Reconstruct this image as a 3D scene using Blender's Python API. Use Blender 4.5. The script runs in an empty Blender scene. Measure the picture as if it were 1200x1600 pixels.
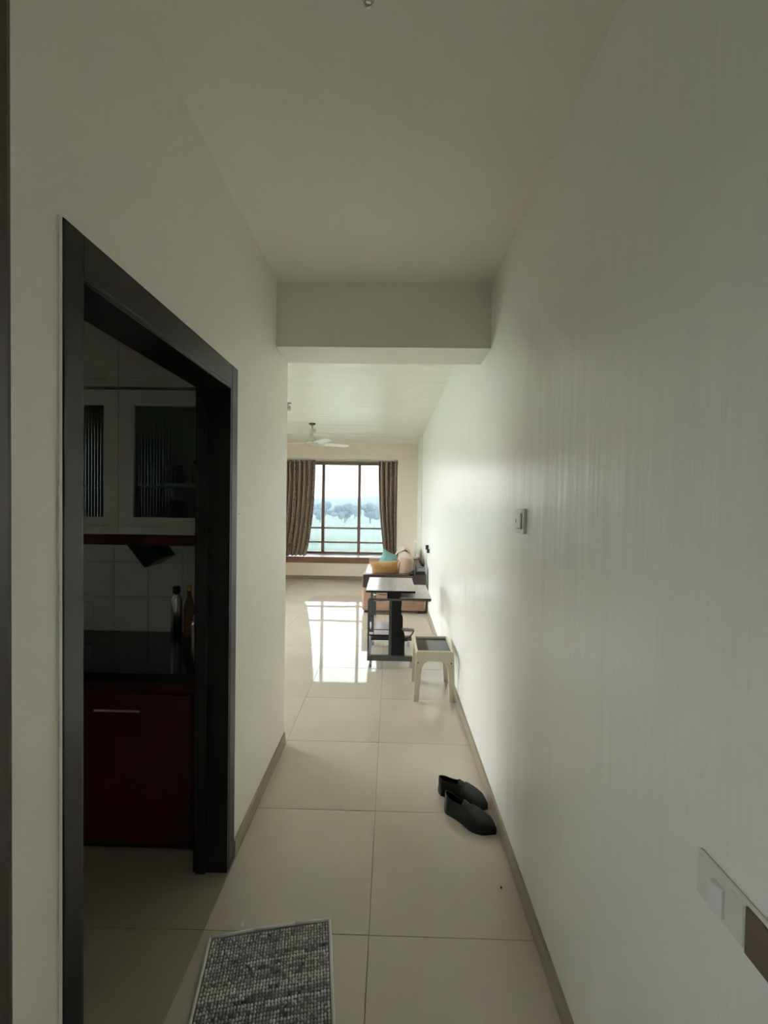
import bpy, bmesh, math, random
from mathutils import Vector, Matrix
random.seed(7)
sc = bpy.context.scene
col = sc.collection

# ------------------------------------------------------------------ camera
YAW, PIT, ROL, HC = .0162, -.0200, .0155, 1.555
F_PX = 643.27                                   # focal length in pixels of a 1200 x 1600 frame
fw = Vector((-math.sin(YAW)*math.cos(PIT), math.cos(YAW)*math.cos(PIT), math.sin(PIT)))
r0 = Vector((math.cos(YAW), math.sin(YAW), 0)); u0 = r0.cross(fw)
rt = r0*math.cos(ROL) + u0*math.sin(ROL); up = -r0*math.sin(ROL) + u0*math.cos(ROL)
cd = bpy.data.cameras.new('camera'); cam = bpy.data.objects.new('camera', cd); col.objects.link(cam)
cd.sensor_fit = 'HORIZONTAL'; cd.sensor_width = 36; cd.lens = 36*F_PX/1200
cd.clip_start = .02; cd.clip_end = 3000
M = Matrix.Identity(4)
for i in range(3):
    M[i][0], M[i][1], M[i][2] = rt[i], up[i], -fw[i]
M[2][3] = HC
cam.matrix_world = M
sc.camera = cam

# ------------------------------------------------------------------ sky, exposure
w = bpy.data.worlds.new('sky'); sc.world = w; w.use_nodes = True
bgn = w.node_tree.nodes['Background']
bgn.inputs['Color'].default_value = (.93, .97, 1.0, 1)          # bright hazy overcast sky
bgn.inputs['Strength'].default_value = 15.0
vs = sc.view_settings
vs.view_transform = 'Standard'; vs.look = 'None'; vs.gamma = 1; vs.use_curve_mapping = False
vs.exposure = 0.47
sc.cycles.diffuse_bounces = 8; sc.cycles.max_bounces = 14; sc.cycles.transparent_max_bounces = 16

# ------------------------------------------------------------------ helpers
def new_bm(): return bmesh.new()
def bm_box(bm, x0, x1, y0, y1, z0, z1, bev=0, seg=2, mtx=None):
    v = [bm.verts.new((x, y, z)) for x in (x0, x1) for y in (y0, y1) for z in (z0, z1)]
    fs = [bm.faces.new([v[i] for i in q]) for q in ((0,1,3,2),(4,6,7,5),(0,4,5,1),(2,3,7,6),(0,2,6,4),(1,5,7,3))]
    if mtx is not None:
        for q in v: q.co = mtx @ q.co
    if bev:
        es = list({e for f in fs for e in f.edges})
        bmesh.ops.bevel(bm, geom=es, offset=bev, segments=seg, affect='EDGES', profile=.5)
    return bm
def bm_lathe(bm, prof, cx=0, cy=0, seg=20, z0=0):
    rings = []
    for r, z in prof:
        if r < 1e-5: rings.append([bm.verts.new((cx, cy, z+z0))])
        else: rings.append([bm.verts.new((cx+r*math.cos(2*math.pi*k/seg), cy+r*math.sin(2*math.pi*k/seg), z+z0)) for k in range(seg)])
    for a, b in zip(rings, rings[1:]):
        for k in range(seg):
            n = (k+1) % seg
            if len(a) == 1 and len(b) == 1: continue
            if len(a) == 1: bm.faces.new((a[0], b[n], b[k]))
            elif len(b) == 1: bm.faces.new((a[k], a[n], b[0]))
            else: bm.faces.new((a[k], a[n], b[n], b[k]))
    if len(rings[0]) > 1: bm.faces.new(rings[0][::-1])
    if len(rings[-1]) > 1: bm.faces.new(rings[-1])
    return bm
def bm_tube(bm, pts, rad, seg=8):
    pts = [Vector(p) for p in pts]; rings = []
    for i, p in enumerate(pts):
        d = (pts[min(i+1, len(pts)-1)] - pts[max(i-1, 0)]).normalized()
        a = d.orthogonal().normalized() if i == 0 else (rings_a - d*rings_a.dot(d)).normalized()
        rings_a = a; b = d.cross(a)
        rings.append([bm.verts.new(p + rad*(a*math.cos(2*math.pi*k/seg) + b*math.sin(2*math.pi*k/seg))) for k in range(seg)])
    for a, b in zip(rings, rings[1:]):
        for k in range(seg):
            n = (k+1) % seg; bm.faces.new((a[k], a[n], b[n], b[k]))
    bm.faces.new(rings[0][::-1]); bm.faces.new(rings[-1])
    return bm
def bm_prism(bm, pts, axis, a, b):
    """polygon pts extruded between a and b along axis (0: pts are (y,z), 1: (x,z), 2: (x,y))"""
    def mk(p, t): return {0: (t, p[0], p[1]), 1: (p[0], t, p[1]), 2: (p[0], p[1], t)}[axis]
    A = [bm.verts.new(mk(p, a)) for p in pts]; B = [bm.verts.new(mk(p, b)) for p in pts]
    bm.faces.new(A); bm.faces.new(B[::-1])
    for k in range(len(pts)):
        n = (k+1) % len(pts); bm.faces.new((A[n], A[k], B[k], B[n]))
    return bm
def obj(name, bm, m, parent=None, smooth=False, loc=None):
    bmesh.ops.recalc_face_normals(bm, faces=bm.faces[:])
    me = bpy.data.meshes.new(name); bm.to_mesh(me); bm.free()
    me.materials.append(m)
    if smooth:
        for p in me.polygons: p.use_smooth = True
    o = bpy.data.objects.new(name, me); col.objects.link(o)
    if loc: o.location = loc
    if parent is not None:
        o.parent = parent
        o.location = Vector(loc or (0, 0, 0)) - (parent.matrix_basis.translation if parent.get('world_coords') else Vector())
    return o
def smooth_by_angle(o, deg=35):
    me = o.data
    for p in me.polygons: p.use_smooth = True
    bm = bmesh.new(); bm.from_mesh(me)
    for e in bm.edges:
        if len(e.link_faces) == 2 and e.calc_face_angle(0) > math.radians(deg): e.smooth = False
    bm.to_mesh(me); bm.free()
    return o
def thing(name, label, cat, loc, group=None, kind=None, rz=0):
    """Empty at the base of a thing; parts are given in world coordinates and shifted"""
    o = bpy.data.objects.new(name, None); col.objects.link(o)
    o.location = loc; o.empty_display_size = .05
    o['world_coords'] = 1
    if label: o['label'] = label
    if cat: o['category'] = cat
    if group: o['group'] = group
    if kind: o['kind'] = kind
    return o
def tag(o, label, cat, group=None):
    o['label'] = label; o['category'] = cat
    if group: o['group'] = group
    return o
def struct(o): o['kind'] = 'structure'; return o
def box(name, m, parent, x0, x1, y0, y1, z0, z1, bev=0, seg=2):
    return obj(name, bm_box(new_bm(), x0, x1, y0, y1, z0, z1, bev, seg), m, parent)
def sub(name, bm, m, parent, **k):
    """a part of a part: world-coordinate mesh under a part whose own location is already shifted"""
    o = obj(name, bm, m, None, **k)
    o.parent = parent
    off = Vector()
    p = parent
    while p is not None: off += p.location; p = p.parent
    o.location = -off
    return o

# ------------------------------------------------------------------ materials
def nodes_of(name):
    m = bpy.data.materials.new(name); m.use_nodes = True
    nt = m.node_tree; return m, nt, nt.nodes['Principled BSDF']
def mat(name, c, rough=.5, metal=0, spec=.5, noise=None, bump=None, coat=0, c2=None, sheen=0):
    """noise=(scale xyz, amount), bump=(scale xyz, strength, distance)"""
    m, nt, b = nodes_of(name)
    b.inputs['Base Color'].default_value = (*c, 1); b.inputs['Roughness'].default_value = rough
    b.inputs['Metallic'].default_value = metal; b.inputs['Specular IOR Level'].default_value = spec
    b.inputs['Coat Weight'].default_value = coat; b.inputs['Coat Roughness'].default_value = .05
    b.inputs['Sheen Weight'].default_value = sheen
    tc = nt.nodes.new('ShaderNodeTexCoord')
    def noise_node(scale, detail=4):
        mp = nt.nodes.new('ShaderNodeMapping'); mp.inputs['Scale'].default_value = scale
        n = nt.nodes.new('ShaderNodeTexNoise'); n.inputs['Scale'].default_value = 1; n.inputs['Detail'].default_value = detail
        nt.links.new(tc.outputs['Object'], mp.inputs['Vector']); nt.links.new(mp.outputs['Vector'], n.inputs['Vector'])
        return n
    if noise:
        n = noise_node(noise[0])
        mx = nt.nodes.new('ShaderNodeMix'); mx.data_type = 'RGBA'
        k = noise[1]
        d = c2 or tuple(v*(1-k) for v in c)
        mx.inputs['A'].default_value = (*c, 1); mx.inputs['B'].default_value = (*d, 1)
        rp = nt.nodes.new('ShaderNodeMapRange'); rp.inputs['From Min'].default_value = .35; rp.inputs['From Max'].default_value = .65
        nt.links.new(n.outputs['Fac'], rp.inputs['Value']); nt.links.new(rp.outputs['Result'], mx.inputs['Factor'])
        nt.links.new(mx.outputs['Result'], b.inputs['Base Color'])
    if bump:
        n = noise_node(bump[0], 6)
        bp = nt.nodes.new('ShaderNodeBump'); bp.inputs['Strength'].default_value = bump[1]; bp.inputs['Distance'].default_value = bump[2]
        nt.links.new(n.outputs['Fac'], bp.inputs['Height']); nt.links.new(bp.outputs['Normal'], b.inputs['Normal'])
    return m
def glass_mat(name, tint=(1, 1, 1), rough=.0, ior=1.45):
    m, nt, b = nodes_of(name)
    nt.nodes.remove(b); out = nt.nodes['Material Output']
    t = nt.nodes.new('ShaderNodeBsdfTransparent'); t.inputs['Color'].default_value = (*tint, 1)
    g = nt.nodes.new('ShaderNodeBsdfGlossy'); g.inputs['Roughness'].default_value = rough
    f = nt.nodes.new('ShaderNodeFresnel'); f.inputs['IOR'].default_value = ior
    mx = nt.nodes.new('ShaderNodeMixShader')
    nt.links.new(f.outputs['Fac'], mx.inputs[0]); nt.links.new(t.outputs[0], mx.inputs[1]); nt.links.new(g.outputs[0], mx.inputs[2])
    nt.links.new(mx.outputs[0], out.inputs['Surface'])
    return m

WALLC = (.87, .835, .765)
M_wall = mat('satin cream wall paint', WALLC, .36, spec=.5, bump=((9, 9, .9), .15, .02))
M_wall_r = mat('satin paint with roller streaks and cool sky sheen', (.87, .86, .82), .28, spec=.7, bump=((9, 9, .6), .36, .02))  # cooler than the cream walls: sky reflection put into the base colour
M_wall_b = mat('warm beige window wall paint', (.80, .715, .60), .4, bump=((9, 9, .9), .1, .02))
M_ceil = mat('matt cream ceiling paint', (.87, .84, .775), .6, bump=((3, 3, 3), .03, .01))
M_ceil_l = mat('satin living ceiling paint', (.87, .835, .76), .27, spec=.5, bump=((.8, 7, 5), .6, .02))
M_beam = mat('matt beam paint', (.84, .81, .745), .5)
M_skirt = mat('beige skirting tile', (.30, .245, .19), .3)  # beige darkened to carry the backlit shade of the window skirting
M_grout = mat('grey grout', (.30, .27, .22), .8)
M_tile = mat('polished ivory vitrified tile', (.605, .54, .447), .025, spec=.7, noise=((2.5, 2.5, 2.5), .07), bump=((1.3, 1.3, 1.3), .012, .01))
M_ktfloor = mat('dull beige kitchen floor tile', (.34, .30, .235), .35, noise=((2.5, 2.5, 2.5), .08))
M_wenge = mat('dark wenge laminate', (.0105, .0085, .0085), .32, noise=((60, 60, 3), .35))
M_white = mat('white enamel plastic', (.80, .80, .77), .3)
M_plate = mat('ivory switch plastic', (.74, .73, .68), .3)
M_sockshade = mat('dark brown socket shadow', (.16, .12, .095), .4)  # dark brown in place of a socket's shadow
M_black = mat('black plastic', (.012, .012, .014), .35)
M_dkgrey = mat('dark grey device plastic', (.06, .065, .07), .4)
M_ltgrey = mat('light grey plastic', (.42, .43, .44), .4)
M_chrome = mat('brushed steel', (.72, .72, .70), .18, metal=1)
M_cable = mat('white cable', (.75, .75, .74), .45)
M_granite = mat('black polished granite', (.010, .011, .012), .10, noise=((300, 300, 300), .3, ))
M_kwhite = mat('off-white cabinet laminate', (.62, .60, .56), .45, noise=((3, 3, 70), .08))
M_kred = mat('maroon gloss laminate', (.055, .005, .007), .3)
M_ktile = mat('white glazed wall tile', (.72, .72, .66), .18)
M_kgrout = mat('wall tile grout', (.42, .42, .38), .8)
M_ribbed = glass_mat('ribbed green-grey glass', (.50, .60, .53), .28, 1.22)
M_pane = glass_mat('clear window glass', (.97, .985, .98))
M_tint = glass_mat('bay glass dimmed against the sky', (.44, .46, .465))  # tint added to hold down the sky brightness through the bay
M_winframe = mat('brown powder-coated window frame', (.27, .18, .145), .4)
M_seatwood = mat('brown wood seat edge', (.24, .125, .075), .4, noise=((2, 40, 40), .3))
M_marble = mat('white marble ledge', (.72, .70, .66), .2, noise=((4, 4, 4), .08))

# ------------------------------------------------------------------ shell
XL, XR = -.665, .549          # corridor wall faces
BL, BR = -.653, .537          # baseboard faces
YK, YP = 2.305, 2.612         # kitchen / living faces of the partition
YW, ZC, ZL = 8.33, 2.80, 2.785
XA = -3.9                     # left wall of the living room

floor = struct(box('floor', M_grout, None, XA-.2, XR+.2, -1.8, 9.3, -.20, -.0025))
tile_me = {}
def tile_mesh(wx, wy, m=None):
    m = m or M_tile
    k = (round(wx, 3), round(wy, 3), m.name)
    if k not in tile_me:
        bm = bm_box(new_bm(), -wx/2, wx/2, -wy/2, wy/2, -.012, 0, .0008, 1)
        bmesh.ops.recalc_face_normals(bm, faces=bm.faces[:])
        me = bpy.data.meshes.new('tile'); bm.to_mesh(me); bm.free(); me.materials.append(m); tile_me[k] = me
    return tile_me[k]
J0, T0, TS, G = -.0545, 2.652, .6, .0011
def cuts(a, b, start):
    k = math.ceil((a-start)/TS - 1e-6); out = [a]
    while start + k*TS < b - 1e-6:
        if start + k*TS > a + .02: out.append(start + k*TS)
        k += 1
    return out + [b]
tr = random.Random(3)
xs = cuts(XA, XR-.001, J0); ys = cuts(-1.5, YW, T0)
for xa, xb in zip(xs, xs[1:]):
    for ya, yb in zip(ys, ys[1:]):
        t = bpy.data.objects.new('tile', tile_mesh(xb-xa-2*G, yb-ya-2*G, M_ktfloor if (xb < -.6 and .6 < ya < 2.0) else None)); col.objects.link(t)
        t.location = ((xa+xb)/2, (ya+yb)/2, 0); t.parent = floor
        t.rotation_euler = (tr.gauss(0, .0006), tr.gauss(0, .0006), 0)

# corridor + living right wall
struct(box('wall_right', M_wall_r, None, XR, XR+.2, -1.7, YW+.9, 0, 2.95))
# left corridor wall with the kitchen doorway
DY0, DY1, DZ = .876, 1.682, 2.02
bm = new_bm()
bm_box(bm, -.80, XL, .711, DY0-.03, 0, ZC+.1)
bm_box(bm, -.80, XL, DY0-.03, DY1+.03, DZ+.03, ZC+.1)
bm_box(bm, -.80, XL, DY1+.03, YP, 0, ZC+.1)
struct(obj('wall_left', bm, M_wall))
# partition between kitchen and living room, its back carries the kitchen tiles
wk = struct(box('wall_kitchen', M_kgrout, None, XA-.2, -.80, YK, YP-.001, 0, ZC+.1))
struct(box('wall_lobby', M_wall, None, -2.6, -.80, .711, .80, 0, ZC+.1))
bm = new_bm(); LY0, LY1, LZ0, LZ1 = -1.0, .1, 1.0, 2.2
bm_box(bm, -2.1, -1.9, -1.7, LY0, 0, ZC+.1); bm_box(bm, -2.1, -1.9, LY1, .711, 0, ZC+.1)
bm_box(bm, -2.1, -1.9, LY0, LY1, 0, LZ0); bm_box(bm, -2.1, -1.9, LY0, LY1, LZ1, ZC+.1)
struct(obj('wall_lobby_side', bm, M_wall))
struct(box('wall_behind', M_wall, None, -1.9, XR, -1.7, -1.5, 0, ZC+.1))
# kitchen far-left wall with a small window
bm = new_bm()
KX = -2.6
bm_box(bm, KX-.2, KX, .80, 1.05, 0, ZC+.1); bm_box(bm, KX-.2, KX, 1.75, YK, 0, ZC+.1)
bm_box(bm, KX-.2, KX, 1.05, 1.75, 0, 1.15); bm_box(bm, KX-.2, KX, 1.05, 1.75, 2.0, ZC+.1)
struct(obj('wall_kitchen_side', bm, M_wall))
# ceilings
struct(box('ceiling', M_ceil, None, -2.8, XR, -1.7, 2.342, ZC, ZC+.15))
struct(box('ceiling_living', M_ceil_l, None, XA-.2, XR, YP, YW, ZL, ZC+.15))
struct(box('trim_1', M_beam, None, XL, XR-.0005, 2.342, YP, 2.437, ZC+.1))          # dropped beam
# shallow plaster band round the window bay
bm = new_bm()
bm_box(bm, XA, XR-.0005, 7.30, YW, ZL-.016, ZL+.001, .010, 1)
bm_box(bm, XR-.016, XR+.001, 7.30, YW, .0, ZL, .010, 1)
struct(obj('trim_2', bm, M_beam))
# window wall with the bay opening
WX0, WX1, WZ0, WZ1, WY = -3.05, .135, .455, 2.452, 8.93
bm = new_bm()
bm_box(bm, XA-.2, WX0, YW, WY+.1, 0, 2.95); bm_box(bm, WX1, XR, YW, WY+.1, 0, 2.95)
bm_box(bm, WX0, WX1, YW, WY+.1, WZ1, 2.95); bm_box(bm, WX0, WX1, YW, WY+.1, 0, WZ0-.12)
struct(obj('wall_window', bm, M_wall_b))
# left living wall with a tall balcony glass door
BY0, BY1, BZ = 3.7, 6.5, 2.5
bm = new_bm()
bm_box(bm, XA-.2, XA, YP, BY0, 0, 2.95); bm_box(bm, XA-.2, XA, BY1, YW, 0, 2.95)
bm_box(bm, XA-.2, XA, BY0, BY1, BZ, 2.95)
struct(obj('wall_balcony', bm, M_wall))

struct(box('shade_facing', mat('dark shade on the lobby return', (.11, .092, .078), .5), None, -1.9, XL-.0005, .705, .7115, 0, ZC))   # added facing, its dark colour stands in for shade on the lobby return
# baseboards
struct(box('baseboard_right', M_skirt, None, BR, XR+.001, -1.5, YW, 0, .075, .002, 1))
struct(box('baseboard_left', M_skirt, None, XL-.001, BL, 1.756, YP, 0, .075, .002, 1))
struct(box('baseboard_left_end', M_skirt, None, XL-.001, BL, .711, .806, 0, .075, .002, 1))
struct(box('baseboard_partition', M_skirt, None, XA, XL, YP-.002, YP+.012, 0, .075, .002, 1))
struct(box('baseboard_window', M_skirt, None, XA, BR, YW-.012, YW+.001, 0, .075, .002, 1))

# ------------------------------------------------------------------ kitchen doorway frame
door = thing('door_1', 'dark wenge door frame of the kitchen doorway', 'door frame', (-.66, 1.27, 0), kind='structure')
AX = XL + .006
box('jamb', M_wenge, door, -.805, XL+.004, DY1, DY1+.03, 0, DZ)
box('jamb', M_wenge, door, -.805, XL+.004, DY0-.03, DY0, 0, DZ)
box('head', M_wenge, door, -.805, XL+.004, DY0-.03, DY1+.03, DZ, DZ+.03)
box('architrave', M_wenge, door, XL-.001, AX, DY1+.012, 1.756, 0, 2.116, .003, 2)
box('architrave', M_wenge, door, XL-.001, AX, .818, DY0-.004, 0, 2.116, .003, 2)
box('architrave', M_wenge, door, XL-.001, AX, DY0-.004, DY1+.012, DZ+.008, 2.116, .003, 2)
box('bead', M_wenge, door, XL-.001, AX-.004, DY0-.004, DY1+.012, DZ-.004, DZ+.008, .002, 2)
box('bead', M_wenge, door, XL-.001, AX-.004, DY1, DY1+.012, 0, DZ+.008, .002, 2)
box('caulk_line', M_plate, door, XL-.001, XL+.005, .810, .8178, 0, 2.114, .001, 1)
box('stop', M_wenge, door, -.79, -.75, DY1-.012, DY1, 0, DZ, .002, 1)

# ------------------------------------------------------------------ bay window
win = thing('window_1', 'wide brown framed bay window over green fields', 'window', (-1.45, WY, WZ0), kind='structure')
fy0, fy1 = WY-.03, WY+.03
mull = [-2.25, -1.465, -.685]
box('frame', M_winframe, win, WX0, WX1, fy0, fy1, WZ1-.075, WZ1)
box('frame', M_winframe, win, WX0, WX1, fy0, fy1, WZ0, WZ0+.045)
box('frame', M_winframe, win, WX0, WX0+.05, fy0, fy1, WZ0, WZ1)
box('frame', M_winframe, win, WX1-.05, WX1, fy0, fy1, WZ0, WZ1)
for x in mull: box('mullion', M_winframe, win, x-.03, x+.03, fy0-.005, fy1+.005, WZ0+.045, WZ1-.075)
for z in (1.012, .704): box('glazing_bar', M_winframe, win, WX0+.05, WX1-.05, fy0+.01, fy1-.01, z-.017, z+.017)
edges = [WX0+.05] + mull + [WX1-.05]
for a, b in zip(edges, edges[1:]):
    for za, zb in ((WZ0+.045, .687), (.721, .995), (1.029, WZ1-.075)):
        box('pane', M_tint, win, a, b, WY-.003, WY+.003, za, zb)
seat = thing('window_seat', 'wood edged marble window seat running under the bay window', 'window seat', (-1.45, YW, .335))
box('ledge_top', M_marble, seat, WX0, WX1, YW+.02, WY+.05, WZ0-.12, WZ0)
box('front_edge', M_seatwood, seat, WX0, WX1, YW-.02, YW+.02, .335, WZ0+.002, .004, 2)

# balcony glazing
bal = thing('window_2', None, None, (XA-.1, 5.1, 0), kind='structure')
box('frame', M_winframe, bal, XA-.13, XA-.07, BY0, BY1, BZ-.06, BZ)
box('frame', M_winframe, bal, XA-.13, XA-.07, BY0, BY1, 0, .05)
bys = [BY0+.03 + k*(BY1-BY0-.06)/4 for k in range(5)]
for y in bys: box('mullion', M_winframe, bal, XA-.13, XA-.07, y-.03, y+.03, .05, BZ-.06)
for a, b in zip(bys, bys[1:]): box('pane', M_pane, bal, XA-.103, XA-.097, a+.03, b-.03, .05, BZ-.06)
# kitchen window
kw = thing('window_3', None, None, (KX-.1, 1.4, 1.15), kind='structure')
for a in ((1.05, 1.09, 1.15, 2.0), (1.71, 1.75, 1.15, 2.0), (1.09, 1.71, 1.15, 1.19), (1.09, 1.71, 1.96, 2.0)):
    box('frame', M_winframe, kw, KX-.13, KX-.07, *a)
M_frost = glass_mat('frosted kitchen pane', (.15, .16, .155), .3)
box('pane', M_frost, kw, KX-.103, KX-.097, 1.09, 1.71, 1.19, 1.96)

# added unseen lobby window behind the camera, fill daylight for the near corridor
lw = thing('fill_window', None, None, (-2.0, -.45, LZ0), kind='structure')
for a in ((LY0, LY0+.05, LZ0, LZ1), (LY1-.05, LY1, LZ0, LZ1), (LY0+.05, LY1-.05, LZ0, LZ0+.05), (LY0+.05, LY1-.05, LZ1-.05, LZ1)):
    box('frame', M_winframe, lw, -2.03, -1.97, *a)
M_fillpane = glass_mat('added fill window pane', (.505, .515, .515), .3)
box('pane', M_fillpane, lw, -2.003, -1.997, LY0+.05, LY1-.05, LZ0+.05, LZ1-.05)

# ------------------------------------------------------------------ outdoors
def field_mat():
    m, nt, b = nodes_of('green crop field')
    b.inputs['Roughness'].default_value = .9; b.inputs['Specular IOR Level'].default_value = .1
    tc = nt.nodes.new('ShaderNodeTexCoord'); mp = nt.nodes.new('ShaderNodeMapping'); mp.inputs['Scale'].default_value = (.012, .05, 1)
    n = nt.nodes.new('ShaderNodeTexNoise'); n.inputs['Scale'].default_value = 1; n.inputs['Detail'].default_value = 6
    cr = nt.nodes.new('ShaderNodeValToRGB')
    cr.color_ramp.elements[0].position = .38; cr.color_ramp.elements[0].color = (.125, .165, .135, 1)
    cr.color_ramp.elements[1].position = .62; cr.color_ramp.elements[1].color = (.215, .265, .225, 1)
    nt.links.new(tc.outputs['Object'], mp.inputs['Vector']); nt.links.new(mp.outputs['Vector'], n.inputs['Vector'])
    nt.links.new(n.outputs['Fac'], cr.inputs['Fac']); nt.links.new(cr.outputs['Color'], b.inputs['Base Color'])
    return m
M_field = field_mat()
M_leaf = mat('woodland foliage with blue haze tint', (.075, .098, .112), .9, spec=.1, noise=((.3, .3, .3), .35))  # bluish base colour carries some painted distance haze
M_hill = mat('wooded hillside with blue haze tint', (.088, .108, .122), .95, spec=.05, noise=((.01, .01, .02), .25))  # blue of the ridge is partly haze painted into the colour
GZ = -14
bm = new_bm()
v = [bm.verts.new(p) for p in ((-900, 9.6, GZ), (900, 9.6, GZ), (900, 1500, GZ), (-900, 1500, GZ))]; bm.faces.new(v)
v = [bm.verts.new(p) for p in ((-900, -900, GZ), (900, -900, GZ), (900, 9.6, GZ), (-900, 9.6, GZ))]; bm.faces.new(v)
struct(obj('ground', bm, M_field))
# distant wooded ridge
bm = new_bm(); rr = random.Random(5); top = []; n = 60
for k in range(n+1):
    x = -760 + 1520*k/n
    h = 15 + 7*math.sin(k*.5) + 4*math.sin(k*1.3+1) + rr.uniform(-1, 1)
    top.append((x, h))
rows = []
for f, yy in ((0, 640), (.6, 700), (1, 790), (.55, 930), (0, 1080)):
    rows.append([bm.verts.new((x, yy + 20*math.sin(i*.7), GZ - 1 + (h+14)*f*.85)) for i, (x, h) in enumerate(top)])
for a, b in zip(rows, rows[1:]):
    for k in range(n): bm.faces.new((a[k], a[k+1], b[k+1], b[k]))
struct(obj('hills', bm, M_hill, smooth=True))
def crown_mesh(seed):
    r_ = random.Random(seed); bm = new_bm()
    for k in range(9):
        c = Vector((r_.uniform(-.32, .32), r_.uniform(-.3, .3), r_.uniform(.35, .85)))
        mtx = Matrix.Translation(c) @ Matrix.Diagonal((r_.uniform(.2, .34), r_.uniform(.2, .34), r_.uniform(.15, .24), 1))
        res = bmesh.ops.create_icosphere(bm, subdivisions=2, radius=1, matrix=mtx)
        for q in res['verts']: q.co += Vector((r_.uniform(-.02, .02), r_.uniform(-.02, .02), r_.uniform(-.02, .02)))
    me = bpy.data.meshes.new('crown'); bm.to_mesh(me); bm.free(); me.materials.append(M_leaf)
    return me
bm = bm_lathe(new_bm(), [(.05, 0), (.035, .25), (.025, .55)], seg=8)
trunk_me = bpy.data.meshes.new('trunk'); bm.to_mesh(trunk_me); bm.free(); trunk_me.materials.append(mat('tree bark', (.05, .04, .035), .9))
crowns = [crown_mesh(s) for s in range(4)]
rr = random.Random(11)
k = 0
for Y, sp, off in ((322, 20, 0), (366, 21, 8), (412, 22, 2)):
    for q in range(9):
        X = -122*Y/340 + off + q*sp + rr.uniform(-.4, .4); s_ = rr.uniform(13.2, 15.5); k += 1
        if Y == 366 and q in (2, 3): s_ = 17
        root = thing('tree', 'hazy blue-green tree in the wood beyond the green field', 'tree', (X, Y, GZ), group='trees of the distant wood')
        del root['world_coords']
        root.scale = (sp*.62, sp*.62, s_); root.rotation_euler.z = rr.uniform(0, 6)
        for nm, me in (('crown', crowns[k % 4]), ('trunk', trunk_me)):
            c = bpy.data.objects.new(nm, me); col.objects.link(c); c.parent = root

# thin daylight haze lying over the far fields
hm = bpy.data.materials.new('thin blue haze'); hm.use_nodes = True
hn = hm.node_tree; hn.nodes.remove(hn.nodes['Principled BSDF'])
vsn = hn.nodes.new('ShaderNodeVolumeScatter'); vsn.inputs['Color'].default_value = (.62, .86, 1, 1); vsn.inputs['Density'].default_value = .0011
hn.links.new(vsn.outputs[0], hn.nodes['Material Output'].inputs['Volume'])
hz = box('haze', hm, None, -600, 600, 60, 1200, GZ+.05, 60)
hz['kind'] = 'stuff'; hz['label'] = 'thin pale blue haze over the distant fields and trees'; hz['category'] = 'haze'

# ------------------------------------------------------------------ curtains
def curtain_mat():
    m, nt, b = nodes_of('dark brown patterned satin curtain')
    b.inputs['Roughness'].default_value = .42; b.inputs['Specular IOR Level'].default_value = .4; b.inputs['Sheen Weight'].default_value = .15
    tc = nt.nodes.new('ShaderNodeTexCoord')
    vo = nt.nodes.new('ShaderNodeTexVoronoi'); vo.inputs['Scale'].default_value = 26
    nz = nt.nodes.new('ShaderNodeTexNoise'); nz.inputs['Scale'].default_value = 40; nz.inputs['Detail'].default_value = 3
    ad = nt.nodes.new('ShaderNodeMath'); ad.operation = 'MULTIPLY_ADD'; ad.inputs[1].default_value = .8
    bd = nt.nodes.new('ShaderNodeAttribute'); bd.attribute_name = 'band'  # lighter bands painted for the lit sides of the folds
    ad2 = nt.nodes.new('ShaderNodeMath'); ad2.operation = 'MULTIPLY_ADD'; ad2.inputs[1].default_value = .42
    cr = nt.nodes.new('ShaderNodeValToRGB')
    cr.color_ramp.elements[0].position = .62; cr.color_ramp.elements[0].color = (.020, .013, .0125, 1)
    cr.color_ramp.elements[1].position = 1.0; cr.color_ramp.elements[1].color = (.34, .26, .21, 1)
    nt.links.new(tc.outputs['Object'], vo.inputs['Vector']); nt.links.new(tc.outputs['Object'], nz.inputs['Vector'])
    nt.links.new(vo.outputs['Distance'], ad.inputs[0]); nt.links.new(nz.outputs['Fac'], ad.inputs[2])
    nt.links.new(bd.outputs['Fac'], ad2.inputs[0]); nt.links.new(ad.outputs[0], ad2.inputs[2]); nt.links.new(ad2.outputs[0], cr.inputs['Fac']); nt.links.new(cr.outputs['Color'], b.inputs['Base Color'])
    return m
M_curt = curtain_mat()
rodY = YW + .10
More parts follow.
